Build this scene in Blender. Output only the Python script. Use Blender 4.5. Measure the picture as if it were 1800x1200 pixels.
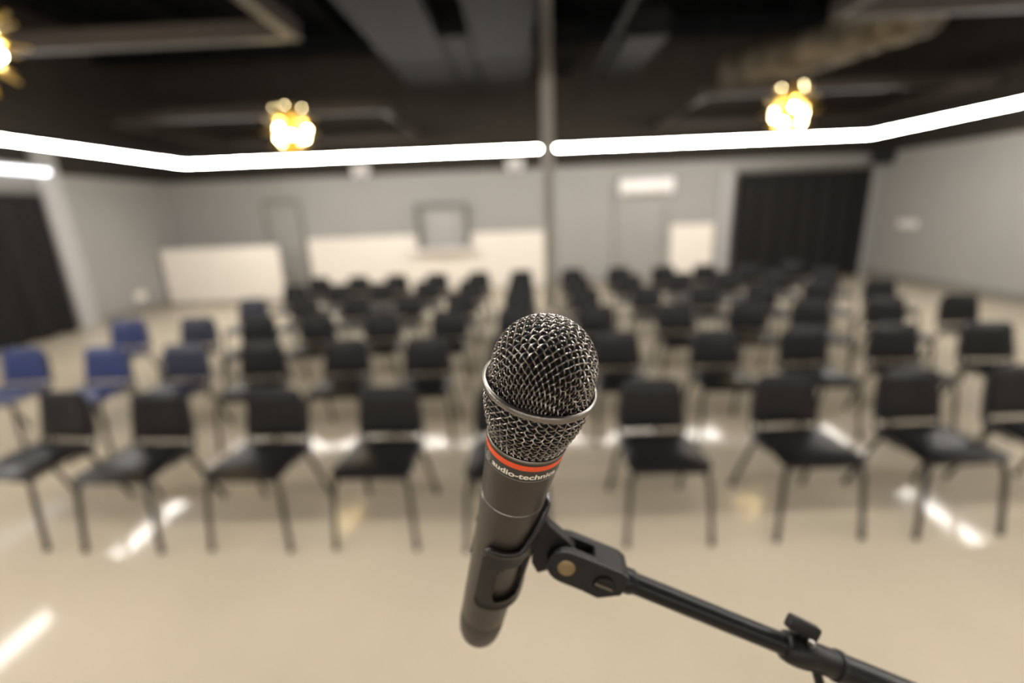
import bpy, bmesh, math, random
import numpy as np
from mathutils import Vector, Matrix
random.seed(7)
for o in list(bpy.data.objects): bpy.data.objects.remove(o)
S = bpy.context.scene
COL = S.collection
PI = math.pi

# ------------------------------------------------------------------ camera
FPX, PITCH, ROLL, YAW, CAMH = 820.6, 0.2738, -0.0399, 0.0269, 1.8308
def rz(v, a): return Vector((v.x*math.cos(a)-v.y*math.sin(a), v.x*math.sin(a)+v.y*math.cos(a), v.z))
_up = Vector((0, math.sin(PITCH), math.cos(PITCH))); _rt = Vector((1, 0, 0))
FW = rz(Vector((0, math.cos(PITCH), -math.sin(PITCH))), YAW)
RT = rz(_rt*math.cos(ROLL)+_up*math.sin(ROLL), YAW)
UP = rz(-_rt*math.sin(ROLL)+_up*math.cos(ROLL), YAW)
CAM = Vector((0, 0, CAMH))
cam_data = bpy.data.cameras.new('camera'); cam = bpy.data.objects.new('camera', cam_data); COL.objects.link(cam)
cam.matrix_world = Matrix((( RT.x, UP.x, -FW.x, CAM.x), (RT.y, UP.y, -FW.y, CAM.y), (RT.z, UP.z, -FW.z, CAM.z), (0, 0, 0, 1)))
cam_data.sensor_width = 36; cam_data.lens = FPX/1800*36; cam_data.clip_start = .01; cam_data.clip_end = 100
cam_data.dof.use_dof = True; cam_data.dof.focus_distance = 0.203; cam_data.dof.aperture_fstop = 2.5
S.camera = cam
def unproj(x, y, z): return CAM + (RT*((x-900)/FPX) - UP*((y-600)/FPX) + FW)*z

# ------------------------------------------------------------------ world, exposure
w = bpy.data.worlds.new('world'); S.world = w; w.use_nodes = True
w.node_tree.nodes['Background'].inputs[0].default_value = (.02, .02, .022, 1)
w.node_tree.nodes['Background'].inputs[1].default_value = 1
vs = S.view_settings; vs.view_transform = 'Standard'; vs.look = 'None'; vs.gamma = 1; vs.use_curve_mapping = False
vs.exposure = 0.0
LED_L, BULB_L, TUBE_L = 86.0, 95.0, 5.0

# ------------------------------------------------------------------ materials
def mat(name, col, rough=.6, metal=0., var=.0, vscale=8., bump=0., bscale=60., spec=.5, coat=0., col2=None):
    m = bpy.data.materials.new(name); m.use_nodes = True
    nt = m.node_tree; b = nt.nodes['Principled BSDF']
    b.inputs['Base Color'].default_value = (*col, 1); b.inputs['Roughness'].default_value = rough
    b.inputs['Metallic'].default_value = metal; b.inputs['Specular IOR Level'].default_value = spec
    if coat: b.inputs['Coat Weight'].default_value = coat
    if var or bump or col2:
        tc = nt.nodes.new('ShaderNodeTexCoord')
    if var or col2:
        n = nt.nodes.new('ShaderNodeTexNoise'); n.inputs['Scale'].default_value = vscale; n.inputs['Detail'].default_value = 5
        nt.links.new(tc.outputs['Object'], n.inputs['Vector'])
        r = nt.nodes.new('ShaderNodeValToRGB')
        c2 = col2 if col2 else tuple(c*(1+var) for c in col); c1 = col if col2 else tuple(c*(1-var) for c in col)
        r.color_ramp.elements[0].position = .3; r.color_ramp.elements[1].position = .7
        r.color_ramp.elements[0].color = (*c1, 1); r.color_ramp.elements[1].color = (*c2, 1)
        nt.links.new(n.outputs['Fac'], r.inputs['Fac']); nt.links.new(r.outputs['Color'], b.inputs['Base Color'])
    if bump:
        n2 = nt.nodes.new('ShaderNodeTexNoise'); n2.inputs['Scale'].default_value = bscale; n2.inputs['Detail'].default_value = 4
        nt.links.new(tc.outputs['Object'], n2.inputs['Vector'])
        bp = nt.nodes.new('ShaderNodeBump'); bp.inputs['Strength'].default_value = bump; bp.inputs['Distance'].default_value = .002
        nt.links.new(n2.outputs['Fac'], bp.inputs['Height']); nt.links.new(bp.outputs['Normal'], b.inputs['Normal'])
    return m
def emit(name, col, strength):
    m = bpy.data.materials.new(name); m.use_nodes = True; b = m.node_tree.nodes['Principled BSDF']
    b.inputs['Base Color'].default_value = (.8, .8, .8, 1)
    b.inputs['Emission Color'].default_value = (*col, 1); b.inputs['Emission Strength'].default_value = strength
    return m
M = dict(
    floor=mat('polished_concrete', (.505, .435, .335), .085, var=.06, vscale=1.1, bump=.0, bscale=5, spec=.13),
    wall=mat('grey_wall_paint', (.335, .325, .31), .75, var=.02, vscale=2, bump=.05, bscale=90),
    ceiling=mat('black_ceiling_paint', (.0040, .0047, .0062), .8, var=.2, vscale=3, spec=.08),
    upper=mat('upper_wall_paint_and_shade', (.045, .039, .033), .85, var=.05, vscale=2, spec=.1),  # dark paint that also carries the shade around strip height in its colour
    beam=mat('dark_beam_paint', (.008, .009, .011), .7, var=.1, vscale=4, spec=.1),
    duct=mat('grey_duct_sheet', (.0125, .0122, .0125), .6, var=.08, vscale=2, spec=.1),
    traybar=mat('tan_frame_metal', (.050, .041, .035), .5, var=.08, vscale=5, spec=.25),
    insul=mat('tan_insulation', (.05, .042, .03), .7, col2=(.26, .22, .165), vscale=4, bump=.4, bscale=12),
    cream=mat('cream_panel', (.84, .78, .70), .55, var=.015, vscale=3),
    doorp=mat('grey_door_paint', (.32, .31, .29), .5, var=.02, vscale=3),
    darkframe=mat('dark_grey_frame', (.17, .16, .15), .5, var=.05),
    shutter=mat('shutter_grey', (.36, .35, .33), .45, var=.03),
    white=mat('white_plastic', (.86, .83, .80), .35, var=.01),
    base=mat('grey_baseboard', (.22, .205, .185), .55, var=.05),
    jamb=mat('pale_jamb', (.42, .41, .40), .5, var=.03),
    curtain=mat('black_curtain', (.017, .0162, .0165), .85, var=.15, vscale=20, bump=.2, bscale=300, spec=.12),
    column=mat('column_paint', (.36, .335, .30), .5, var=.04, vscale=4),
    black=mat('black_vinyl', (.009, .0085, .009), .33, var=.1, vscale=30, bump=.10, bscale=250, spec=.26),
    blue=mat('blue_vinyl', (.019, .032, .115), .38, var=.1, vscale=30, bump=.12, bscale=250),
    navy=mat('navy_vinyl', (.012, .015, .036), .38, var=.1, vscale=30, bump=.12, bscale=250),
    leg=mat('black_powder_coat', (.012, .011, .010), .35, var=.1),
    rubber=mat('rubber_foot', (.012, .012, .012), .8, var=.1),
    speaker=mat('speaker_black', (.012, .012, .013), .6, var=.1),
    gold=mat('brushed_gold', (.86, .62, .18), .32, metal=1, var=.05, vscale=15),
    brass=mat('brass', (.32, .24, .14), .45, metal=1, var=.08, vscale=40),
    led=emit('led_diffuser', (1, .955, .885), LED_L),
    tube=emit('cool_tube', (.90, .92, 1), TUBE_L),
    bulb=emit('warm_bulb', (1, .82, .42), BULB_L),
    wire=mat('pewter_wire', (.29, .265, .245), .33, metal=1, var=.06, vscale=300),
    ring=mat('pewter_ring', (.235, .215, .20), .36, metal=1, var=.05, vscale=200),
    foam=mat('grille_foam', (.006, .006, .006), 1, var=.2, vscale=800),
    body=mat('bronze_grey_body', (.068, .057, .049), .38, metal=.6, var=.04, vscale=200, bump=.02, bscale=3000),
    bodydk=mat('dark_nameplate', (.05, .046, .042), .45, metal=.3, var=.04, vscale=200),
    tail=mat('body_end_cap', (.068, .056, .048), .5, metal=.35, var=.05, vscale=200),
    orange=mat('orange_band', (.85, .085, .012), .45, var=.02, vscale=100),
    print=mat('pale_print', (.92, .86, .74), .4, var=.02, vscale=100),
    printdim=mat('grey_print', (.36, .33, .30), .4, var=.02, vscale=100),
    seam=mat('bright_seam', (.55, .52, .49), .3, metal=.8, var=.02),
    clip=mat('black_clip_plastic', (.010, .009, .009), .42, spec=.3, var=.1, vscale=100, bump=.05, bscale=900),
    yoke=mat('black_yoke_plastic', (.014, .0128, .0125), .45, spec=.3, var=.1, vscale=100, bump=.08, bscale=1200),
    lip=mat('glossy_clip_lip', (.02, .018, .018), .24, var=.05, vscale=100),
    rod=mat('black_boom_paint', (.008, .0075, .0075), .34, spec=.25, var=.1, vscale=80),
)

# ------------------------------------------------------------------ mesh builder
class MB:
    def __init__(s): s.v = []; s.f = []
    def add(s, v, f):
        o = len(s.v); s.v += [Vector(p) for p in v]; s.f += [tuple(i+o for i in q) for q in f]
        return s
    def box(s, x0, x1, y0, y1, z0, z1):
        v = [(x0,y0,z0),(x1,y0,z0),(x1,y1,z0),(x0,y1,z0),(x0,y0,z1),(x1,y0,z1),(x1,y1,z1),(x0,y1,z1)]
        return s.add(v, [(0,3,2,1),(4,5,6,7),(0,1,5,4),(1,2,6,5),(2,3,7,6),(3,0,4,7)])
    def obox(s, c, ax, hx, ay, hy, az, hz):
        c = Vector(c)
        v = [c+ax*(hx*i)+ay*(hy*j)+az*(hz*k) for k in (-1,1) for i, j in ((-1,-1),(1,-1),(1,1),(-1,1))]
        return s.add(v, [(0,3,2,1),(4,5,6,7),(0,1,5,4),(1,2,6,5),(2,3,7,6),(3,0,4,7)])
    def tube(s, pts, r, n=8, cap=True, closed=False):
        pts = [Vector(p) for p in pts]; m = len(pts); rs = r if isinstance(r, (list, tuple)) else [r]*m
        vs_, fs = [], []; nrm = None
        for i, p in enumerate(pts):
            a = pts[i-1] if (i > 0 or closed) else p; b = pts[(i+1) % m] if (i < m-1 or closed) else p
            t = (b-a).normalized()
            if nrm is None:
                nrm = t.cross(Vector((0,0,1))) if abs(t.z) < .9 else t.cross(Vector((1,0,0)))
            nrm = (nrm - t*nrm.dot(t)).normalized(); bi = t.cross(nrm)
            for k in range(n):
                an = 2*PI*k/n; vs_.append(p + (nrm*math.cos(an)+bi*math.sin(an))*rs[i])
        for i in range(m if closed else m-1):
            for k in range(n):
                i2 = (i+1) % m
                fs.append((i*n+k, i*n+(k+1) % n, i2*n+(k+1) % n, i2*n+k))
        if cap and not closed:
            fs.append(tuple(range(n))[::-1]); fs.append(tuple((m-1)*n+k for k in range(n)))
        return s.add(vs_, fs)
    def lathe(s, prof, n=32, c=(0,0,0), az=Vector((0,0,1)), caps=True):
        az = az.normalized(); ax = az.orthogonal().normalized(); ay = az.cross(ax); c = Vector(c)
        vs_ = [c+az*z+(ax*math.cos(2*PI*k/n)+ay*math.sin(2*PI*k/n))*r for r, z in prof for k in range(n)]
        fs = [(i*n+k, i*n+(k+1) % n, (i+1)*n+(k+1) % n, (i+1)*n+k) for i in range(len(prof)-1) for k in range(n)]
        if caps: fs += [tuple(range(n))[::-1], tuple((len(prof)-1)*n+k for k in range(n))]
        return s.add(vs_, fs)
    def prism(s, poly, d):
        n = len(poly); d = Vector(d); poly = [Vector(p) for p in poly]
        return s.add(poly+[p+d for p in poly], [tuple(range(n))[::-1], tuple(range(n, 2*n))]+[(i, (i+1) % n, n+(i+1) % n, n+i) for i in range(n)])
    def sphere(s, c, r, n=12, m=8, sq=1.):
        c = Vector(c); vs_ = [c+Vector((0,0,r*sq))]; fs = []
        for i in range(1, m):
            for k in range(n):
                vs_.append(c+Vector((r*math.sin(PI*i/m)*math.cos(2*PI*k/n), r*math.sin(PI*i/m)*math.sin(2*PI*k/n), r*sq*math.cos(PI*i/m))))
        vs_.append(c-Vector((0,0,r*sq)))
        for k in range(n): fs.append((0, 1+k, 1+(k+1) % n))
        for i in range(m-2):
            for k in range(n): fs.append((1+i*n+k, 1+(i+1)*n+k, 1+(i+1)*n+(k+1) % n, 1+i*n+(k+1) % n))
        e = len(vs_)-1
        for k in range(n): fs.append((e, 1+(m-2)*n+(k+1) % n, 1+(m-2)*n+k))
        return s.add(vs_, fs)
    def mesh(s, name, m, off=Vector((0,0,0)), smooth=False, bevel=0., seg=2, flip=True):
        me = bpy.data.meshes.new(name); me.from_pydata([tuple(p-off) for p in s.v], [], s.f)
        bm = bmesh.new(); bm.from_mesh(me)
        if flip: bmesh.ops.recalc_face_normals(bm, faces=bm.faces)
        if bevel: bmesh.ops.bevel(bm, geom=[e for e in bm.edges if e.calc_face_angle(0) > .5], offset=bevel, segments=seg, profile=.6, affect='EDGES', clamp_overlap=True)
        if smooth:
            for f in bm.faces: f.smooth = True
            for e in bm.edges:
                if e.calc_face_angle(0) > .7: e.smooth = False
        bm.to_mesh(me); bm.free(); me.materials.append(m); return me
def link(name, me, parent=None, loc=None):
    o = bpy.data.objects.new(name, me); COL.objects.link(o)
    if parent is not None: o.parent = parent
    if loc is not None: o.location = loc
    return o
def put(name, mb, m, parent=None, off=Vector((0,0,0)), **k): return link(name, mb.mesh(name, m, off, **k), parent)
def tag(o, label, cat, group=None):
    o['label'] = label; o['category'] = cat
    if group: o['group'] = group
    return o
def struct(o, label=None):
    o['kind'] = 'structure'
    if label: o['label'] = label
    return o
def empty(name, loc, rot=0.):
    o = bpy.data.objects.new(name, None); COL.objects.link(o); o.location = loc; o.rotation_euler = (0,0,rot); o.empty_display_size = .1
    return o
def copy_tree(o, parent=None):
    c = o.copy(); COL.objects.link(c)
    if parent is not None: c.parent = parent
    for ch in list(o.children): copy_tree(ch, c)
    return c

# ------------------------------------------------------------------ room shell
XL, XR, YB, YF, ZC = -8.25, 8.25, 11.5, -5.5, 5.4
T = .15
struct(put('floor', MB().box(XL-T, XR+T, YF-T, YB+T, -T, 0), M['floor']), 'glossy beige polished concrete floor')
ceil = struct(put('ceiling', MB().box(XL-T, XR+T, YF-T, YB+T, ZC, ZC+T), M['ceiling']), 'black painted open ceiling')
struct(put('wall_back', MB().box(XL, XR, YB, YB+T, 0, ZC), M['wall']), 'grey back wall')
struct(put('wall_left', MB().box(XL-T, XL, YF-T, YB+T, 0, ZC), M['wall']), 'grey left wall')
struct(put('wall_right', MB().box(XR, XR+T, YF-T, YB+T, 0, ZC), M['wall']), 'grey right wall')
struct(put('wall_front', MB().box(XL, XR, YF-T, YF, 0, ZC), M['wall']), 'grey wall behind the microphone')
struct(put('baseboard_right', MB().box(XR-.02, XR, YF, YB-.1, 0, .17), M['base']), 'dark grey baseboard along the right wall')
struct(put('baseboard_left', MB().box(XL, XL+.02, 8.75, YB, 0, .13), M['base']), 'dark grey baseboard along the left wall')
struct(put('baseboard_back', MB().box(XL+.02, 4.6, YB-.02, YB, 0, .13), M['base']), 'dark grey baseboard along the back wall')
# dark upper walls, strip-light cutoff shade painted in too; joists and a girder
UZ = 2.75
for i, (nm, bx) in enumerate((('trim_6', (XL, XR, YB-.012, YB)), ('trim_7', (XL, XL+.012, YF, YB)), ('trim_8', (XR-.012, XR, YF, YB)), ('trim_9', (XL, XR, YF, YF+.012)))):
    struct(put(nm, MB().box(*bx, UZ, ZC), M['upper']), 'dark paint band with painted-in shade along the top of the ' + ('back', 'left', 'right', 'front')[i] + ' wall')
jm = MB().box(-.06, .06, YF+.02, YB-.02, -.22, -.002).mesh('ceiling_joist', M['beam'])
for x in (-7.4, -5.8, -4.6, -3.3, 2.2, 5.2, 6.6, 7.6): struct(link('ceiling_joist', jm, None, (x, 0, ZC)))
struct(put('ceiling_girder', MB().box(XL+.02, XR-.02, 10.1, 10.3, ZC-.5, ZC-.225), M['beam']))
# steel column
colm = struct(put('steel_column', MB().box(-.09, .09, -.09, .09, 0, ZC), M['column'], bevel=.012)); colm.location = (.51, 8.55, 0)
del colm['kind']; tag(colm, 'grey square steel column rising between the chairs behind the microphone', 'column')
put('base_plate', MB().box(-.15, .15, -.15, .15, 0, .015), M['column'], colm)

# doors, hatch and panels on the back wall
def door(name, x0, x1, z1, label):
    d = struct(put(name, MB().box(x0, x1, YB-.025, YB-.001, 0, z1), M['doorp'], bevel=.006), label)
    fr = MB().box(x0-.07, x0, YB-.07, YB, 0, z1+.07); fr.box(x1, x1+.07, YB-.07, YB, 0, z1+.07); fr.box(x0, x1, YB-.07, YB, z1, z1+.14)
    put('door_frame', fr, M['base' if name == 'door_1' else 'doorp'], d)
    h = MB().tube([(x1-.1, YB-.025, 1.02), (x1-.1, YB-.08, 1.02), (x1-.22, YB-.08, 1.02)], .011, 8)
    put('door_handle', h, M['ring'], d, smooth=True)
    return d
door('door_1', -6.05, -5.28, 2.16, 'grey door between the two left cream panels')
door('door_2', 2.30, 3.40, 2.02, 'grey door under the white air conditioner')
wn = struct(put('window_1', MB().box(-2.34, -1.32, YB-.03, YB-.001, 1.08, 1.94), M['shutter']), 'grey closed serving hatch')
fr = MB().box(-2.47, -2.34, YB-.16, YB, 1.02, 2.06); fr.box(-1.32, -1.21, YB-.16, YB, 1.02, 2.06); fr.box(-2.34, -1.32, YB-.16, YB, 1.94, 2.06)
put('window_frame', fr, M['darkframe'], wn)
put('window_sill', MB().box(-2.62, -1.06, YB-.34, YB, .96, 1.02), M['white'], wn, bevel=.01)
def panel(x0, x1, z1, label, y=YB-.05):
    p = put('wall_panel', MB().box(x0, x1, y, y+.045, .02, z1), M['cream'], bevel=.006); tag(p, label, 'wall panel')
    put('top_rail', MB().box(x0, x1, y-.012, y+.045, z1, z1+.03), M['cream'], p)
    return p
# the wide wainscot stops either side of the hatch
pw = MB().box(-5.15, -2.48, YB-.05, YB-.004, .02, 1.34); pw.box(-1.20, .62, YB-.05, YB-.004, .02, 1.34); pw.box(-2.48, -1.20, YB-.05, YB-.004, .02, .955)
tag(put('wall_panel', pw, M['cream']), 'wide cream half-height wall panel under the serving hatch', 'wall panel')
panel(3.58, 4.58, 1.32, 'square cream wall panel beside the black curtain at back right')
# free-standing partition in the left back corner
px0, px1, py = -8.16, -5.48, 10.6
pt = put('partition_screen', MB().box(px0, px1, py-.03, py+.03, .05, 1.27), M['cream'], bevel=.008)
tag(pt, 'cream half-height partition screen standing in the back left corner', 'partition')
for x in (px0+.3, px1-.3): put('foot', MB().box(x-.03, x+.03, py-.25, py+.25, 0, .05), M['darkframe'], pt, bevel=.006)

# wall-mounted white things
ac = put('air_conditioner', MB().box(2.32, 3.54, YB-.24, YB, 2.06, 2.42), M['white'], bevel=.05, seg=3, smooth=True)
tag(ac, 'white wall-mounted air conditioner above the door on the back wall', 'air conditioner')
put('louvre', MB().box(2.42, 3.44, YB-.255, YB-.22, 2.09, 2.13), M['shutter'], ac)
for x, lab in ((-3.65, 'white emergency light high on the back wall, left of the hatch'), (-.08, 'white emergency light high on the back wall beside the column')):
    e = put('emergency_light', MB().box(x-.20, x+.20, YB-.14, YB, 2.78, 2.98), M['white'], bevel=.03, smooth=True); tag(e, lab, 'wall light', 'emergency lights on the back wall')
    for dx in (-.12, .12): put('lamp_head', MB().sphere((x+dx, YB-.15, 2.76), .06), M['white'], e, smooth=True)
b = put('wall_plaque', MB().box(XR-.05, XR, 10.12, 10.62, 1.16, 1.30), M['white'], bevel=.02, smooth=True); tag(b, 'small white plaque on the right wall near the curtain', 'plaque')
put('plaque_face', MB().box(XR-.054, XR-.049, 10.18, 10.56, 1.19, 1.27), M['white'], b)
b = put('wall_outlet_box', MB().box(XL, XL+.05, 9.70, 9.94, .27, .45), M['cream'], bevel=.01); tag(b, 'small cream outlet box low on the left wall', 'outlet box')
put('outlet_cover', MB().box(XL+.05, XL+.056, 9.74, 9.90, .30, .42), M['white'], b)
sp = put('wall_speaker', MB().box(XR-.40, XR-.06, 10.98, 11.24, 2.5, 2.82), M['speaker'], bevel=.02); tag(sp, 'small black loudspeaker high in the back right corner', 'speaker')
put('bracket', MB().box(XR-.08, XR, 11.06, 11.16, 2.6, 2.7), M['leg'], sp)
put('speaker_grille', MB().box(XR-.38, XR-.08, 10.965, 10.985, 2.53, 2.79), M['rubber'], sp)

# curtains
def curtain(p0, p1, ztop, amp, waves, seed, inward):
    rnd = random.Random(seed); p0 = Vector(p0); p1 = Vector(p1); L = (p1-p0).length; d = (p1-p0)/L; n = Vector(inward)
    N, mb = 160, MB(); v = []
    ph = [rnd.uniform(0, 6.28) for _ in range(4)]
    for zi in range(9):
        z = .03+(ztop-.03)*zi/8
        for i in range(N+1):
            s = i/N
            o = amp*(math.sin(s*waves*2*PI+ph[0])+.5*math.sin(s*waves*3.3*PI+ph[1]+z*.4))*(1-.35*zi/8)
            v.append(p0+d*(L*s)+n*(o+amp*1.6)+Vector((0,0,z)))
    f = [(a*(N+1)+i, a*(N+1)+i+1, (a+1)*(N+1)+i+1, (a+1)*(N+1)+i) for a in range(8) for i in range(N)]
    mb.add(v, f); return mb
cu = put('black_curtain', curtain((4.97, YB-.12, 0), (7.97, YB-.12, 0), 2.42, .045, 7, 3, (0,-1,0)), M['curtain'], smooth=True, flip=False)
tag(cu, 'floor-length black curtain across the opening at back right', 'curtain')
put('curtain_rail', MB().tube([(4.95, YB-.2, 2.44), (8.0, YB-.2, 2.44)], .018, 8), M['leg'], cu)
cu2 = put('black_curtain', curtain((XL+.02, 3.2, 0), (XL+.02, 8.22, 0), 2.36, .05, 11, 5, (1,0,0)), M['curtain'], smooth=True, flip=False)
tag(cu2, 'floor-length black curtain along the left wall', 'curtain')
put('curtain_rail', MB().tube([(XL+.1, 3.1, 2.38), (XL+.1, 8.25, 2.38)], .018, 8), M['leg'], cu2)
def trim(name, mb, m, lab): return struct(put(name, mb, M[m], bevel=.008), lab)
trim('trim_1', MB().box(4.68, 4.93, YB-.10, YB, 0, 2.52), 'jamb', 'pale jamb left of the back curtain')
trim('trim_2', MB().box(8.02, 8.23, YB-.10, YB, 0, 2.52), 'jamb', 'pale jamb right of the back curtain')
trim('trim_3', MB().box(4.93, 8.02, YB-.06, YB, 2.46, 2.58), 'base', 'header above the back curtain')
trim('trim_4', MB().box(XL, XL+.10, 8.27, 8.66, 0, 3.2), 'jamb', 'pale jamb beside the left curtain')
trim('trim_5', MB().box(XL, XL+.06, 3.0, 8.27, 2.42, 2.70), 'darkframe', 'dark header above the left curtain')

# ------------------------------------------------------------------ hanging LED strips
ZS = 2.89
def led_strip(pts, label):
    a, b = Vector(pts[0]), Vector(pts[1]); mid = (a+b)/2; d = (b-a).normalized(); n = Vector((0,0,1)).cross(d); hl = (b-a).length/2
    t = put('led_strip', MB().obox((0,0,.035), d, hl, n, .036, Vector((0,0,1)), .035), M['beam']); t.location = (mid.x, mid.y, ZS)
    prof = [n*(.034*math.cos(PI+PI*k/10))+Vector((0,0,.040*math.sin(PI+PI*k/10))) for k in range(11)]
    put('diffuser', MB().prism([p-d*(hl-.005) for p in prof], d*(2*hl-.01)), M['led'], t)
    k = max(3, int(hl/2.0)+1)
    for i in range(k):
        q = d*(-hl+.2+(2*hl-.4)*i/(k-1)); put('suspension_cable', MB().tube([q+Vector((0,0,.07)), q+Vector((0,0,ZC-ZS-.003))], .002, 5), M['leg'], t)
    tag(t, label, 'strip light', 'suspended strip lights')
SX0, SX1, SY = -6.13, 6.24, 9.03
led_strip(((SX0, SY, ZS), (.39, SY, ZS)), 'long suspended white strip light across the back, left of the column')
led_strip(((.69, SY, ZS), (SX1, SY, ZS)), 'long suspended white strip light across the back, right of the column')
led_strip(((SX0, 5.5, ZS), (SX0, SY-.04, ZS)), 'suspended white strip light along the far left side')
led_strip(((SX1, 5.3, ZS), (SX1, SY-.04, ZS)), 'suspended white strip light along the far right side')
led_strip(((SX0, -2.0, ZS), (SX0, 4.65, ZS)), 'suspended white strip light along the near left side, seen reflected in the floor')
led_strip(((SX1, -2.0, ZS), (SX1, 4.45, ZS)), 'suspended white strip light along the near right side')
led_strip(((SX0+.06, -5.0, ZS), (SX1-.06, -5.0, ZS)), 'suspended white strip light closing the loop behind the camera')
led_strip(((SX0+.06, .9, ZS), (SX1-.06, .9, ZS)), 'suspended white strip light overhead, just beyond the microphone')
# cool tube above the left curtain
tl = put('tube_light', MB().box(XL+.06, XL+.20, 4.9, 8.44, 2.80, 2.86), M['jamb']); tag(tl, 'cool white tube light on the left wall above the black curtain', 'tube light')
put('tube', MB().tube([(XL+.13, 4.95, 2.765), (XL+.13, 8.42, 2.765)], .035, 12), M['tube'], tl, smooth=True)

# ------------------------------------------------------------------ things under the ceiling
def frame(x0, x1, y0, y1, label):
    z, h, t = 3.46, .075, .05
    c = empty('ceiling_frame', ((x0+x1)/2, (y0+y1)/2, z)); tag(c, label, 'ceiling frame', 'rectangular frames hung under the ceiling')
    off = Vector(((x0+x1)/2, (y0+y1)/2, z))
    for nm, bx in (('rail', (x0, x1, y0-t, y0+t)), ('rail', (x0, x1, y1-t, y1+t)), ('side_rail', (x0-t, x0+t, y0-t, y1+t)), ('side_rail', (x1-t, x1+t, y0-t, y1+t))):
        put(nm, MB().box(*bx, z-h, z+h), M['traybar'], c, off)
    for x in (x0, x1):
        for y in (y0, y1): put('hanger_rod', MB().tube([(x, y, z+h), (x, y, ZC)], .006, 6), M['leg'], c, off)
frame(-5.95, -1.98, 1.15, 4.75, 'tan rectangular frame under the ceiling, near left')
frame(-6.4, -2.08, 7.95, 10.9, 'tan rectangular frame under the ceiling, far left')
frame(2.93, 6.05, 1.15, 4.9, 'tan rectangular frame under the ceiling, near right')
frame(2.93, 7.3, 7.95, 10.9, 'tan rectangular frame under the ceiling, far right')
def duct(x0, x1, y0, y1, z0, z1, label):
    d = put('air_duct', MB().box(x0, x1, y0, y1, z0, z1), M['duct'], bevel=.01); tag(d, label, 'air duct', 'grey sheet-metal ducts under the ceiling')
    k = max(1, int((y1-y0)/2.4))
    for i in range(k):
        y = y0+(i+.5)*(y1-y0)/k; put('duct_flange', MB().box(x0, x1, y-.02, y+.02, z0-.015, z0+.01), M['duct'], d)
        for x in (x0+.05, x1-.05): put('hanger_rod', MB().tube([(x, y, z1), (x, y, ZC-.004)], .005, 6), M['beam'], d)
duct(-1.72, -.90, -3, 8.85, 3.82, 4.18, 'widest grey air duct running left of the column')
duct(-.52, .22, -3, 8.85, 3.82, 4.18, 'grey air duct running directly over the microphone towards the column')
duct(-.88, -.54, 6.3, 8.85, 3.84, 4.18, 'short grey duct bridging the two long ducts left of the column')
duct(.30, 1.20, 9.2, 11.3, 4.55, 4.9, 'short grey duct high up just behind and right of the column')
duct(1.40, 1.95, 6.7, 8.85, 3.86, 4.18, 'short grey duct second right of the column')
cd = put('conduit', MB().tube([(1.2, -3, 3.80), (1.2, 10.0, 3.80)], .035, 10), M['duct'], smooth=True); tag(cd, 'thin grey conduit pipe running along the ceiling right of the column', 'pipe')
for y in (0, 3, 6, 9): put('pipe_clamp', MB().tube([(1.2, y, 3.78), (1.2, y, ZC-.005)], .006, 6), M['beam'], cd)
# wrinkled flexible duct above the right chandelier
rnd = random.Random(4); pts = []; rr = []
for i in range(61):
    s = i/60; pts.append((4.75-1.05*s+.10*math.sin(s*5), 6.2+2.55*s, 3.86+.04*math.sin(s*7))); rr.append(.27*(1+.10*math.sin(i*2.1)+.05*rnd.uniform(-1, 1)))
fd = put('flexible_duct', MB().tube(pts, rr, 24), M['insul'], smooth=True); tag(fd, 'wrinkled tan insulated flexible duct above the right chandelier', 'duct')
for i in (10, 30, 50): put('hanging_strap', MB().tube([(pts[i][0]-.31, pts[i][1], ZC-.004)]+[(pts[i][0]+.31*math.cos(a), pts[i][1], pts[i][2]+.31*math.sin(a)) for a in [PI*k/12 for k in range(12, 25)]]+[(pts[i][0]+.31, pts[i][1], ZC-.004)], .006, 6), M['beam'], fd)

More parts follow.
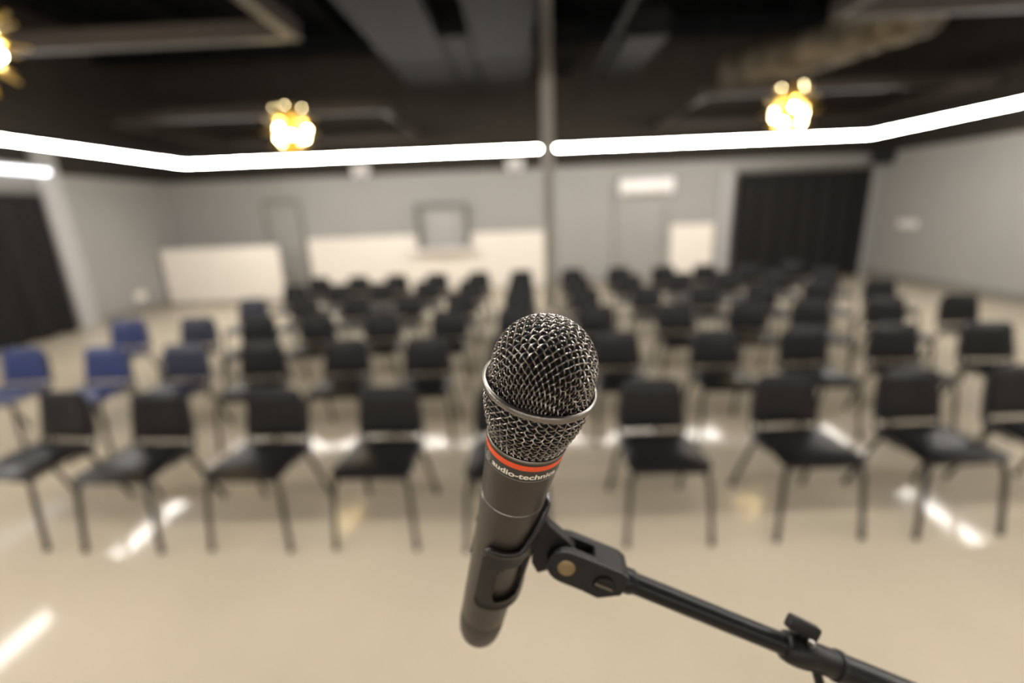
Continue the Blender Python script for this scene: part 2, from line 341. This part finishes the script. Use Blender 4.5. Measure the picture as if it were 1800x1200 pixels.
# chandeliers
def petal_mesh():
    n = 8; v = []; f = []
    for i in range(n+1):
        s = i/n; wd = .046*math.sin(PI*(.10+.80*s))**.8; x = .06+.28*s; zz = .04*s*s
        for side, (y, dz) in enumerate(((-wd, .010), (0, 0), (wd, .010))): v.append((x, y, zz+dz))
    nv = len(v); v += [(a, b_, c-.0015) for a, b_, c in v]
    for i in range(n):
        for k in range(2):
            q = (i*3+k, i*3+k+1, i*3+k+4, i*3+k+3); f.append(q); f.append(tuple(j+nv for j in q[::-1]))
    return MB().add(v, f).mesh('petal', M['gold'], smooth=True, flip=False)
PET = petal_mesh()
def chandelier(loc, label):
    t = empty('chandelier', loc); tag(t, label, 'chandelier', 'gold petal chandeliers')
    put('hub', MB().sphere((0,0,0), .06, 16, 10), M['gold'], t, smooth=True)
    put('stem', MB().tube([(0,0,.05), (0,0,ZC-loc[2]-.03)], .004, 8), M['leg'], t)
    put('ceiling_canopy', MB().lathe([(.06, ZC-loc[2]-.04), (.065, ZC-loc[2]-.01), (.065, ZC-loc[2])], 20), M['gold'], t, smooth=True)
    tiers = ((-70, 4, 0), (-45, 6, .2), (-12, 9, .0), (16, 9, .5), (44, 6, 0.1))
    for el, k, p0 in tiers:
        for i in range(k):
            o = link('petal', PET, t); o.rotation_euler = (0, -math.radians(el), 2*PI*(i+p0)/k)
    for i in range(9):
        el = math.radians((2, -22, -46)[i % 3]); az = 2*PI*(i+.3)/9
        d = Vector((math.cos(az)*math.cos(el), math.sin(az)*math.cos(el), math.sin(el)))
        arm = put('arm', MB().tube([d*.05, d*.14], .006, 6), M['gold'], t)
        put('bulb', MB().sphere(d*.20, .027, 14, 10), M['bulb'], arm, smooth=True)
    for i in range(4):
        az = 2*PI*(i+.15)/4; d = Vector((math.cos(az)*.17, math.sin(az)*.17, .27))
        arm = put('upper_arm', MB().tube([d*.2, d*.96], .004, 6), M['gold'], t)
        put('small_bulb', MB().sphere(d, .0065, 10, 8), M['bulb'], arm, smooth=True)
chandelier((-2.93, 6.52, 2.93), 'glowing gold chandelier hanging above the left half of the chairs, below the far frame')
chandelier((3.51, 6.62, 2.92), 'glowing gold chandelier hanging under the flexible duct on the right')
chandelier((-3.37, 3.13, 2.97), 'gold petal chandelier nearest the camera, cut off at the top left corner')

# ------------------------------------------------------------------ chairs
def rounded_pad(w0, w1, d, h, bev, curve=0., pil=0.):
    # w0 width at -y edge, w1 width at +y edge; centred on the origin
    nx, ny = 10, 8; v = []; f = []
    for k in (0, 1):
        for j in range(ny+1):
            for i in range(nx+1):
                sx = -1+2*i/nx; sy = -1+2*j/ny; wd = (w0+(w1-w0)*(sy+1)/2)/2
                # round the corners in plan
                x, y = sx, sy; r = .28
                ex, ey = max(0, abs(x)-(1-r)), max(0, abs(y)-(1-r))
                m = max(ex, ey); l = math.hypot(ex, ey)
                if m > 0 and l > 0 and ex > 0 and ey > 0:
                    ex *= m/l; ey *= m/l; x = math.copysign(1-r+ex, x); y = math.copysign(1-r+ey, y)
                edge = max(abs(sx), abs(sy))
                z = (h/2 if k else -h/2)
                z += (pil*(1-sx*sx)*(1-sy*sy) if k else 0) - (k*2-1)*(.35*h if edge > .99 else (.06*h if edge > .78 else 0)) + curve*sx*sx
                v.append((x*wd, y*d/2, z))
    n1 = (nx+1)*(ny+1)
    for j in range(ny):
        for i in range(nx):
            q = (j*(nx+1)+i, j*(nx+1)+i+1, (j+1)*(nx+1)+i+1, (j+1)*(nx+1)+i)
            f.append(tuple(a+n1 for a in q)); f.append(q[::-1])
    rim = [i for i in range(nx+1)]+[(j*(nx+1)+nx) for j in range(1, ny+1)]+[ny*(nx+1)+i for i in range(nx-1, -1, -1)]+[j*(nx+1) for j in range(ny-1, 0, -1)]
    for a, b_ in zip(rim, rim[1:]+rim[:1]): f.append((a, b_, b_+n1, a+n1))
    return MB().add(v, f)
SEAT = {}; BACK = {}
for c in ('black', 'blue', 'navy'):
    sm = rounded_pad(.465, .42, .44, .055, .02, 0, .012); SEAT[c] = sm.mesh('seat_'+c, M[c], smooth=True)
    bk = rounded_pad(.40, .35, .315, .04, .02, .018, .004)
    bk.v = [Vector((p.x, -p.z, p.y)) for p in bk.v]     # stand it up: +y pad edge becomes the top, face to -y
    BACK[c] = bk.mesh('back_'+c, M[c], smooth=True)
def leg_mesh(p): return MB().tube(p, .0145, 8).mesh('leg', M['leg'], smooth=True)
LEGS = [leg_mesh([(s*.195, -.185, .425), (s*.215, -.205, .36), (s*.235, -.24, .012)]) for s in (-1, 1)] + \
       [leg_mesh([(s*.185, .15, .425), (s*.205, .175, .36), (s*.235, .31, .012)]) for s in (-1, 1)]
FOOT = [MB().lathe([(.016, 0), (.017, .012), (.014, .03)], 10, (s*.235, y, 0)).mesh('glide', M['rubber']) for y in (-.24, .31) for s in (-1, 1)]
POST = [MB().tube([(s*.195, .02, .418), (s*.203, .17, .43), (s*.203, .205, .47), (s*.196, .232, .60), (s*.18, .258, .74)], .0115, 8).mesh('back_post', M['leg'], smooth=True) for s in (-1, 1)]
FRAME = MB().tube([(-.19, -.18, .42), (.19, -.18, .42), (.185, .16, .42), (-.185, .16, .42)], .011, 8, closed=True).mesh('seat_frame', M['leg'], smooth=True)
RAIL = MB().tube([(-.2, .207, .52), (0, .225, .52), (.2, .207, .52)], .008, 6).mesh('cross_rail', M['leg'], smooth=True)
def make_chair(c):
    t = empty('stacking_chair', (0,0,0))
    link('seat', SEAT[c], t, (0, -.01, .458)); b_ = link('backrest', BACK[c], t, (0, .243, .645)); b_.rotation_euler = (math.radians(-9), 0, 0)
    for m_, ft in zip(LEGS, FOOT): l = link('leg', m_, t); link('glide', ft, l)
    for m_ in POST: link('back_post', m_, t)
    link('seat_frame', FRAME, t); link('cross_rail', RAIL, t)
    return t
GX0, GY0, GYAW, GDX, GS = .0584, 2.7363, -.0447, .7639, 1.1536
def grid(c, r, off=0):
    a, b_ = GX0+c*GDX, r*GS-off
    x = a*math.cos(GYAW)-b_*math.sin(GYAW); y = GY0+a*math.sin(GYAW)+b_*math.cos(GYAW)
    return rz(Vector((x, y, 0)), YAW)
ORD = ['leftmost', 'second from left', 'third from left', 'fourth from left', 'fifth from left', 'sixth from left', 'seventh from left', 'eighth from left', 'ninth from left', 'tenth from left', 'eleventh from left', 'twelfth from left', 'thirteenth from left']
ROWN = ['front row', 'second row', 'third row', 'fourth row', 'fifth row', 'back row']
# dx, dy shifts of single chairs away from the grid, read off the photograph
ROWS = {0: range(-4, 5), 1: range(-6, 6), 2: range(-6, 7), 3: range(-5, 7), 4: range(-5, 7), 5: range(-5, 7)}
FRONT = {-4: (-3.06, 2.55, -.13), -3: (-2.36, 2.49, -.05), -2: (-1.6, 2.48, -.04), -1: (-.87, 2.47, -.04), 0: (-.12, 2.43, -.01), 1: (.77, 2.45, 0), 2: (1.6, 2.47, .02), 3: (2.35, 2.47, .04), 4: (3.03, 2.50, .03)}
CSH = {-6: .03, -5: .08, -4: .03, -3: -.03, -2: -.06, -1: -.1, 0: -.1, 1: .02, 2: .08, 3: .08, 4: .02, 5: 0, 6: 0}
COLR = {(1,-6): 'blue', (1,-5): 'blue', (2,-6): 'blue', (1,-4): 'navy', (2,-5): 'navy', (3,-5): 'navy'}
protos = {}
for r, cols in ROWS.items():
    for i, c in enumerate(cols):
        colr = COLR.get((r, c), 'black')
        if colr not in protos: t = protos[colr] = make_chair(colr)
        else: t = copy_tree(protos[colr])
        rnd = random.Random(r*31+c*7)
        if r == 0: x, y, yaw = FRONT[c]
        else:
            yaw = rnd.uniform(-.05, .05)-.015*c; g = grid(c, r)
            x, y = g.x+CSH[c]+rnd.uniform(-.02, .02)+.26*math.sin(yaw), g.y-.26+rnd.uniform(-.02, .02)-(.22 if r == 5 else 0)
        t.location = (x, y, 0); t.rotation_euler = (0, 0, yaw)
        look = {'black': 'black padded stacking chair', 'blue': 'bright blue padded stacking chair', 'navy': 'dark navy padded stacking chair'}[colr]
        tag(t, f'{look} in the {ROWN[r]}, {"rightmost" if i == len(cols)-1 else ORD[i]}', 'chair', 'audience chairs set out in rows')

# ------------------------------------------------------------------ microphone
TAILT = .207
ph, tl_ = .1991, .5061
def c2w(x, y, z): return RT*x+UP*y+FW*z
A_ = c2w(-math.sin(ph)*math.cos(tl_), -math.cos(ph)*math.cos(tl_), math.sin(tl_)).normalized()    # head -> tail
RC = unproj(949.28, 674.2, .2153)                                                                    # centre of the collar ring
Zl = -A_
body_pt = RC+A_*.05
Yl = (body_pt-CAM); Yl = (Yl-Zl*Yl.dot(Zl)).normalized(); Xl = Yl.cross(Zl)
MW = Matrix((( Xl.x, Yl.x, Zl.x, 0), (Xl.y, Yl.y, Zl.y, 0), (Xl.z, Yl.z, Zl.z, 0), (0, 0, 0, 1)))
org = RC+A_*TAILT
MW.translation = org
mic = empty('microphone', (0,0,0)); mic.matrix_world = MW
tag(mic, 'pewter handheld microphone with woven ball grille and orange band, in the foreground', 'microphone')
def ml(t, r, phi): return Vector((r*math.sin(phi), -r*math.cos(phi), TAILT-t))        # phi 0 faces the camera
def m2w(v): return org+Xl*v.x+Yl*v.y+Zl*v.z
BODY = [(.031, .0199), (.036, .0194), (.043, .0189), (.055, .0181), (.07, .0173), (.085, .0164), (.10, .0157), (.12, .0153), (.15, .0149), (.178, .0145)]
def rbody(t):
    for (a, ra), (b_, rb) in zip(BODY, BODY[1:]):
        if t <= b_: k = max(0, (t-a)/(b_-a)); return ra+(rb-ra)*k
    return BODY[-1][1]
def mlathe(name, prof, m, n=72, parent=mic, **k):     # prof: (t, r)
    return put(name, MB().lathe([(r, TAILT-t) for t, r in prof], n, **k), m, parent, smooth=True)
mlathe('handle', [(.0305, .0185), (.0305, .0198)]+BODY[0:], M['body'])
mlathe('end_cap', [(.178, .0142), (.1785, .0145), (.19, .0142), (.197, .0136), (.202, .0122), (.2055, .0095), (.207, .005)], M['tail'])
mlathe('top_rim', [(.0300, .0190), (.0298, .0199), (.0303, .02025), (.0309, .0202), (.0312, .0198)], M['ring'])
mlathe('orange_band', [(t, rbody(t)+.00012) for t in (.0329, .0345, .0362)], M['orange'], caps=False)
mlathe('handle_seam', [(.06982, rbody(.0697)+.00001), (.06995, rbody(.07)+.00011), (.07010, rbody(.0702)+.00001)], M['seam'], caps=False)
# grille: dome of woven wire on a short cylinder, then a tapering lower basket
RHO, WR, WH, TC = .02335, .00040, .00056, -.0095      # dome radius, wire radius, weave height, dome centre along the axis
CYL = .0100                                            # cylinder below the dome centre
def dome(s, az):
    if s < PI/2*RHO: th = s/RHO; r, z = RHO*math.sin(th), RHO*math.cos(th); nr, nz = math.sin(th), math.cos(th)
    else: z = -(s-PI/2*RHO); r, nr, nz = RHO+.0010*(z/CYL)**2, 1., 0.
    ca, sa = math.cos(az), math.sin(az)
    return Vector((r*ca, r*sa, z+TAILT-TC)), Vector((nr*ca, nr*sa, nz))
SMAX = PI/2*RHO+CYL; PP = .0028; NW = int(SMAX/PP)+1
# the weave is draped over the dome like cloth (cells shear on the diagonals), half-way to an even spread
def drape():
    def ax(P): return np.array([0, 0, min(P[2], 0.)])
    G = {}
    for k in range(NW+1):
        q = k*PP
        r, z = (RHO*math.sin(q/RHO), RHO*math.cos(q/RHO)) if q < PI/2*RHO else (RHO, -(q-PI/2*RHO))
        G[k, 0] = np.array([r, 0, z]); G[0, k] = np.array([0, r, z])
    for t in range(2, 2*NW+1):
        for i in range(max(1, t-NW), min(NW, t-1)+1):
            j = t-i
            if not all(k in G for k in ((i-1, j), (i, j-1), (i-1, j-1))): continue
            A, B, D = G[i-1, j], G[i, j-1], G[i-1, j-1]; X = A+B-D
            for _ in range(9):
                d = X-ax(X); n = d/np.linalg.norm(d)
                F = np.array([(X-A)@(X-A)-PP*PP, (X-B)@(X-B)-PP*PP, np.linalg.norm(d)-RHO])
                st_ = np.linalg.solve(np.array([2*(X-A), 2*(X-B), n]), -F); l = np.linalg.norm(st_)
                X = X+st_*(min(1, PP/l) if l > 0 else 1)
            if X[2] > -CYL-.008: G[i, j] = X
    out = {}
    for (i, j), X in G.items():
        if i == 0 and j == 0: out[0, 0] = Vector((0, 0)); continue
        sc_ = math.acos(max(-1, min(1, X[2]/RHO)))*RHO if X[2] > 0 else PI/2*RHO-X[2]
        s_ = .5*sc_+.5*math.hypot(i, j)*PP; az = .5*math.atan2(X[1], X[0])+.5*math.atan2(j, i)
        out[i, j] = Vector((s_*math.cos(az), s_*math.sin(az)))
    return out
DR = drape()
def node(i, j):
    p = DR.get((abs(i), abs(j)))
    return None if p is None else Vector((math.copysign(p.x, i) if i else 0*p.x+(p.x if abs(p.x) < 1e-9 else 0), math.copysign(p.y, j) if j else 0.))
up_ = MB(); SUB = 6
for fam in (0, 1):
    for i in range(-NW, NW+1):
        nd_ = [(k, node(i, k) if fam == 0 else node(k, i)) for k in range(-NW-2, NW+3)]
        nd_ = [(k, p) for k, p in nd_ if p is not None]
        path = []
        for m in range(1, len(nd_)-2):
            (k, p1), p0, p2, p3 = nd_[m], nd_[m-1][1], nd_[m+1][1], nd_[m+2][1]
            for u in range(SUB):
                t = u/SUB; q = k+t
                f2 = .5*((2*p1)+(p2-p0)*t+(2*p0-5*p1+4*p2-p3)*t*t+(3*p1-p0-3*p2+p3)*t**3)
                s_ = f2.length
                if s_ > SMAX: continue
                P_, N_ = dome(s_, math.atan2(f2.y, f2.x)-PI/4)
                path.append(P_+N_*(WH*math.cos(PI*(q+i))*(1 if fam == 0 else -1)))
        if len(path) > 3: up_.tube(path, WR, 6)
put('grille_dome', up_, M['wire'], mic, smooth=True, flip=False)
RB = [(.0015, .0250), (.006, .0251), (.011, .0246), (.016, .0236), (.021, .0222), (.026, .0206), (.0305, .0188)]
def rbask(t):
    for (a, ra), (b_, rb) in zip(RB, RB[1:]):
        if t <= b_: k = max(0, (t-a)/(b_-a)); return ra+(rb-ra)*k
    return RB[-1][1]
lo = MB(); NB = 36
for fam in (1, -1):
    for k in range(NB):
        path = []
        for j in range(61):
            t = .0005+.0300*j/60; s = (t-.0005)/.0215
            path.append(ml(t, rbask(t)-.0005+fam*WH*math.cos(NB*s), 2*PI*k/NB+fam*s))
        lo.tube(path, WR, 6)
put('grille_basket', lo, M['wire'], mic, smooth=True, flip=False)
pr = [(TC-RHO*.93*math.cos(a), RHO*.93*math.sin(a)) for a in [PI/2*k/14 for k in range(1, 15)]]+[(0, RHO*.95)]+[(t, r-.0018) for t, r in RB]
mlathe('windscreen_foam', pr, M['foam'], 48)
rg = MB(); rp = []
for k in range(20):
    a = 2*PI*k/20; rp.append((.0258+.0013*math.cos(a), TAILT+.0019*math.sin(a)))
n = 120
rg.add([(r*math.sin(2*PI*i/n), -r*math.cos(2*PI*i/n), z) for r, z in rp for i in range(n)], [(a*n+i, a*n+(i+1) % n, ((a+1) % 20)*n+(i+1) % n, ((a+1) % 20)*n+i) for a in range(20) for i in range(n)])
put('collar_ring', rg, M['ring'], mic, smooth=True)
# nameplate: dark field under the band with a fine outline, a round emblem and lettering
def wrap_patch(t0, t1, p0, p1, lift, n=40, m=3):
    v = [ml(t0+(t1-t0)*j/m, rbody(t0+(t1-t0)*j/m)+lift, p0+(p1-p0)*i/n) for j in range(m+1) for i in range(n+1)]
    return MB().add(v, [(j*(n+1)+i, j*(n+1)+i+1, (j+1)*(n+1)+i+1, (j+1)*(n+1)+i) for j in range(m) for i in range(n)])
PL0, PL1 = math.radians(-84), math.radians(84)
np_ = put('nameplate', wrap_patch(.0362, .0432, PL0, PL1, .00008), M['bodydk'], mic, smooth=True)
line = [ml(.0362, rbody(.0362)+.0001, PL0)]+[ml(.0362+.0070*math.sin(PI/2*min(1, k/6)), rbody(.043)+.00022, PL0-.04*math.cos(PI/2*min(1, k/6))+.0+ (PL1-PL0)*max(0, k-6)/60) for k in range(1, 67)]
put('outline', MB().tube(line, .00012, 5), M['printdim'], np_, smooth=True)
def wrap_text(body, size, p0, p1, tbase, m, name):
    cu_ = bpy.data.curves.new(name, 'FONT'); cu_.body = body; cu_.size = size; cu_.offset = size*.022; cu_.resolution_u = 4
    tmp = bpy.data.objects.new(name, cu_); COL.objects.link(tmp); bpy.context.view_layer.update()
    dg = bpy.context.evaluated_depsgraph_get(); me = bpy.data.meshes.new_from_object(tmp.evaluated_get(dg))
    bpy.data.objects.remove(tmp); bpy.data.curves.remove(cu_)
    bm = bmesh.new(); bm.from_mesh(me)
    xs = [v.co.x for v in bm.verts]; x0, x1 = min(xs), max(xs)
    for v in bm.verts:
        t = tbase-v.co.y; v.co = ml(t, rbody(t)+.00024, p0+(p1-p0)*(v.co.x-x0)/(x1-x0))
    bm.to_mesh(me); bm.free(); me.materials.clear(); me.materials.append(m)
    return link(name, me, np_)
wrap_text('audio-technica', .0047, math.radians(-43), math.radians(62), .04165, M['print'], 'lettering')
em = MB(); pc = math.radians(-55); rr_ = .0021; tc = .0399
em.tube([ml(tc-rr_*math.sin(a), rbody(tc)+.0002, pc+rr_*math.cos(a)/.0192) for a in [2*PI*k/28 for k in range(28)]], .00016, 5, closed=True)
for a0, a1 in ((90, 215), (90, -35), (200, -20)):
    em.tube([ml(tc-rr_*math.sin(math.radians(a)), rbody(tc)+.0002, pc+rr_*math.cos(math.radians(a))/.0192) for a in (a0, a1)], .00016, 5)
put('emblem', em, M['printdim'], np_, smooth=True)

# ------------------------------------------------------------------ microphone stand
bA = unproj(1088, 1014, .278); bB = unproj(1400, 1141, .278)
bd = (bB-bA).normalized()
wd = rz(Vector((0, 1, 0)), YAW); wd = (wd-bd*wd.dot(bd)).normalized(); nd = wd.cross(bd)
if nd.z < 0: nd = -nd
bE = bB+bd*.40
SO = Vector((bE.x, bE.y, 0))
st = empty('microphone_stand', SO); tag(st, 'black boom microphone stand holding the microphone, reaching in from lower right', 'microphone stand')
def sput(name, mb, m, parent=None, **k): return put(name, mb, m, parent if parent is not None else st, SO, **k)
# clip: an open sleeve round the handle with a cut-out window
def sstep(a, b_, x): x = min(1, max(0, (x-a)/(b_-a))); return x*x*(3-2*x)
P0, P1 = math.radians(-23), math.radians(243)
def clip_edges(p):
    d = math.degrees(p)
    top = .0985-.026*sstep(35, 95, d) + .032*sstep(140, 205, d)
    bot = .148-.012*sstep(70, 110, d)+.008*sstep(160, 215, d)
    e = min(d+23, 243-d); rc = 14.
    if e < rc: k = 1-math.sqrt(max(0, 1-((rc-e)/rc)**2)); top += .006*k; bot -= .006*k
    return top, bot
NP_, NT = 120, 22; cv = []; keep = []
def cl_t(i, j):
    p = P0+(P1-P0)*i/NP_; a, b_ = clip_edges(p); return p, a+(b_-a)*j/NT
cm = MB()
def cpt(i, j, out):
    p, t = cl_t(i, j); flare = .0007*(1 if j in (0, NT) else 0)
    return m2w(ml(t, rbody(t)+(.0034+flare if out else .0004), p))
idx = {}
for out in (0, 1):
    for i in range(NP_+1):
        for j in range(NT+1): idx[out, i, j] = len(cv); cv.append(cpt(i, j, out))
def cell(i, j):
    if not (0 <= i < NP_ and 0 <= j < NT): return False
    p = math.degrees(P0+(P1-P0)*(i+.5)/NP_); q = (j+.5)/NT
    if 8 < p < 66:
        u = (p-37)/29; v_ = (q-.56)/.32
        if abs(u)**5+abs(v_)**5 < 1: return False
    return True
cf = []
for i in range(NP_):
    for j in range(NT):
        if not cell(i, j): continue
        for out in (0, 1):
            q = (idx[out,i,j], idx[out,i+1,j], idx[out,i+1,j+1], idx[out,i,j+1]); cf.append(q if out else q[::-1])
        for (di, dj), (u0, u1) in {(-1,0): ((0,0),(0,1)), (1,0): ((1,0),(1,1)), (0,-1): ((0,0),(1,0)), (0,1): ((0,1),(1,1))}.items():
            if not cell(i+di, j+dj):
                a, b_ = (i+u0[0], j+u0[1]), (i+u1[0], j+u1[1]); cf.append((idx[0,a[0],a[1]], idx[0,b_[0],b_[1]], idx[1,b_[0],b_[1]], idx[1,a[0],a[1]]))
cm.add(cv, cf); clip = sput('microphone_clip', cm, M['clip'], smooth=True)
bead = []
for i in range(NP_+1):
    p, t = cl_t(i, 0); bead.append(m2w(ml(t, rbody(t)+.0022, p)))
sput('rim_bead', MB().tube(bead, .0016, 10), M['lip'], clip, smooth=True)
# tongue between clip and yoke
pivot = bA-bd*.034
def onplane(x, y, off=0.):
    d = (RT*((x-900)/FPX)-UP*((y-600)/FPX)+FW); t = ((pivot+wd*off-CAM).dot(wd))/d.dot(wd); return CAM+d*t
tg = [onplane(x, y, -.0042) for x, y in ((936, 925), (953, 905), (968, 925), (1000, 952), (1012, 968), (1008, 992), (990, 1000), (965, 1002), (944, 1008), (934, 990))]
sput('tongue', MB().prism(tg, wd*.0084), M['clip'], clip, bevel=.0012)
# yoke
def prof(s0, lo_, hi):
    return s0
def yk(s, n_, w_): return bA+bd*s+nd*n_+wd*w_
def cheek(w0, w1, s_end):
    poly = [yk(-.034+.0112*math.cos(a)*1.05, .0105*math.sin(a), w0) for a in [PI/2+PI*k/10 for k in range(11)]]
    poly += [yk(s_end, -.0105, w0), yk(s_end, .0105, w0)]
    return MB().prism(poly, wd*(w1-w0))
yb = MB()
a_ = cheek(-.0108, -.0050, -.0195); yb.add(a_.v, a_.f); a_ = cheek(.0050, .0108, -.0195); yb.add(a_.v, a_.f)
yb.prism([yk(-.020, -.0105, -.0108), yk(-.010, -.0112, -.0108), yk(.0015, -.0035, -.0108), yk(.0015, .0085, -.0108), yk(-.004, .0105, -.0108), yk(-.020, .0105, -.0108)], wd*.0216)
yo = sput('yoke', yb, M['yoke'], bevel=.0011)
sput('pivot_screw', MB().lathe([(.0046, .0003), (.0050, .0005), (.0050, .0223), (.0046, .0225)], 24, pivot-wd*.0114, wd), M['brass'], yo, smooth=True)
sc = bA-bd*.0105-nd*.0012
sput('lock_screw', MB().lathe([(.0058, -.0012), (.0062, -.0006), (.0062, .002)], 28, sc-wd*.0108, wd), M['clip'], yo, smooth=True)
sput('screw_slot', MB().obox(sc-wd*.0121, bd, .0052, wd, .0004, nd, .0007), M['ring'], yo)
sput('thread_collar', MB().lathe([(.0070, 0), (.0074, .002), (.0074, .007), (.0066, .009)], 24, bA, bd), M['rod'], smooth=True)
sput('boom_rod', MB().tube([bA, bB+bd*.02], .0061, 24), M['rod'], smooth=True)
# clutch with T-handle
clu = sput('boom_clutch', MB().lathe([(.0066, -.009), (.0082, -.0078), (.0092, -.004), (.0095, .001), (.0092, .006), (.0086, .009), (.0080, .0115), (.0080, .024), (.0076, .025)], 32, bB-bd*.000, bd), M['clip'], smooth=True)
kb = unproj(1411, 1102, .276); kax = (unproj(1437, 1120, .276)-unproj(1385, 1094, .276)).normalized()
kup = (FW.cross(kax)).normalized(); kup = kup if kup.z > 0 else -kup
sput('wing_stem', MB().tube([bB+bd*.001+nd*.006, kb-kup*.003], .0022, 12), M['rod'], clu, smooth=True)
sput('wing_handle', MB().obox(kb, kax, .0098, kup, .0043, kax.cross(kup).normalized(), .0032), M['clip'], clu, bevel=.0022, smooth=True)
sput('clutch_bolt', MB().lathe([(.0020, 0), (.0024, .0006), (.0024, .0020), (.001, .0026)], 14, bB+nd*.0094-wd*.0045+bd*.0008, (nd*.8-wd*.5)), M['ring'], clu, smooth=True)
dn = (unproj(1441, 1205, .278)-unproj(1431, 1170, .278)).normalized()
sput('lower_stud', MB().tube([unproj(1431, 1166, .278), unproj(1431, 1166, .278)+dn*.022], .0027, 10), M['rod'], clu, smooth=True)
sput('lower_knob', MB().lathe([(.004, 0), (.007, .003), (.007, .011), (.004, .014)], 20, unproj(1431, 1166, .278)+dn*.022, dn), M['clip'], clu, smooth=True)
sput('boom_tube', MB().tube([bB+bd*.026, bE+bd*.18], .0080, 24), M['rod'], smooth=True)
sput('tube_ring', MB().lathe([(.0080, 0), (.0089, .0006), (.0089, .0034), (.0080, .004)], 28, bB+bd*.024, bd), M['yoke'], smooth=True)
sput('counterweight', MB().lathe([(.010, 0), (.02, .004), (.022, .01), (.022, .07), (.018, .076)], 24, bE+bd*.10, bd), M['rubber'], smooth=True)
sput('boom_clamp', MB().obox(bE, bd, .022, wd, .018, nd, .016), M['clip'], bevel=.004)
sput('pole', MB().tube([(SO.x, SO.y, .30), (SO.x, SO.y, bE.z)], .0085, 20), M['rod'], smooth=True)
sput('lower_pole', MB().tube([(SO.x, SO.y, .08), (SO.x, SO.y, .85)], .0125, 20), M['rod'], smooth=True)
sput('pole_clutch', MB().lathe([(.014, 0), (.02, .01), (.02, .06), (.014, .07)], 24, (SO.x, SO.y, .84)), M['clip'], smooth=True)
sput('leg_hub', MB().lathe([(.02, 0), (.028, .01), (.028, .05), (.016, .06)], 24, (SO.x, SO.y, .19)), M['clip'], smooth=True)
for k in range(3):
    a = PI/2+.4+2*PI*k/3; d = Vector((math.cos(a), math.sin(a), 0))
    lg = sput('leg', MB().tube([SO+d*.02+Vector((0,0,.22)), SO+d*.30+Vector((0,0,.022))], .0085, 12), M['rod'], smooth=True)
    sput('rubber_foot', MB().tube([SO+d*.285+Vector((0,0,.0315)), SO+d*.312+Vector((0,0,.0142))], .0125, 12), M['rubber'], lg, smooth=True)
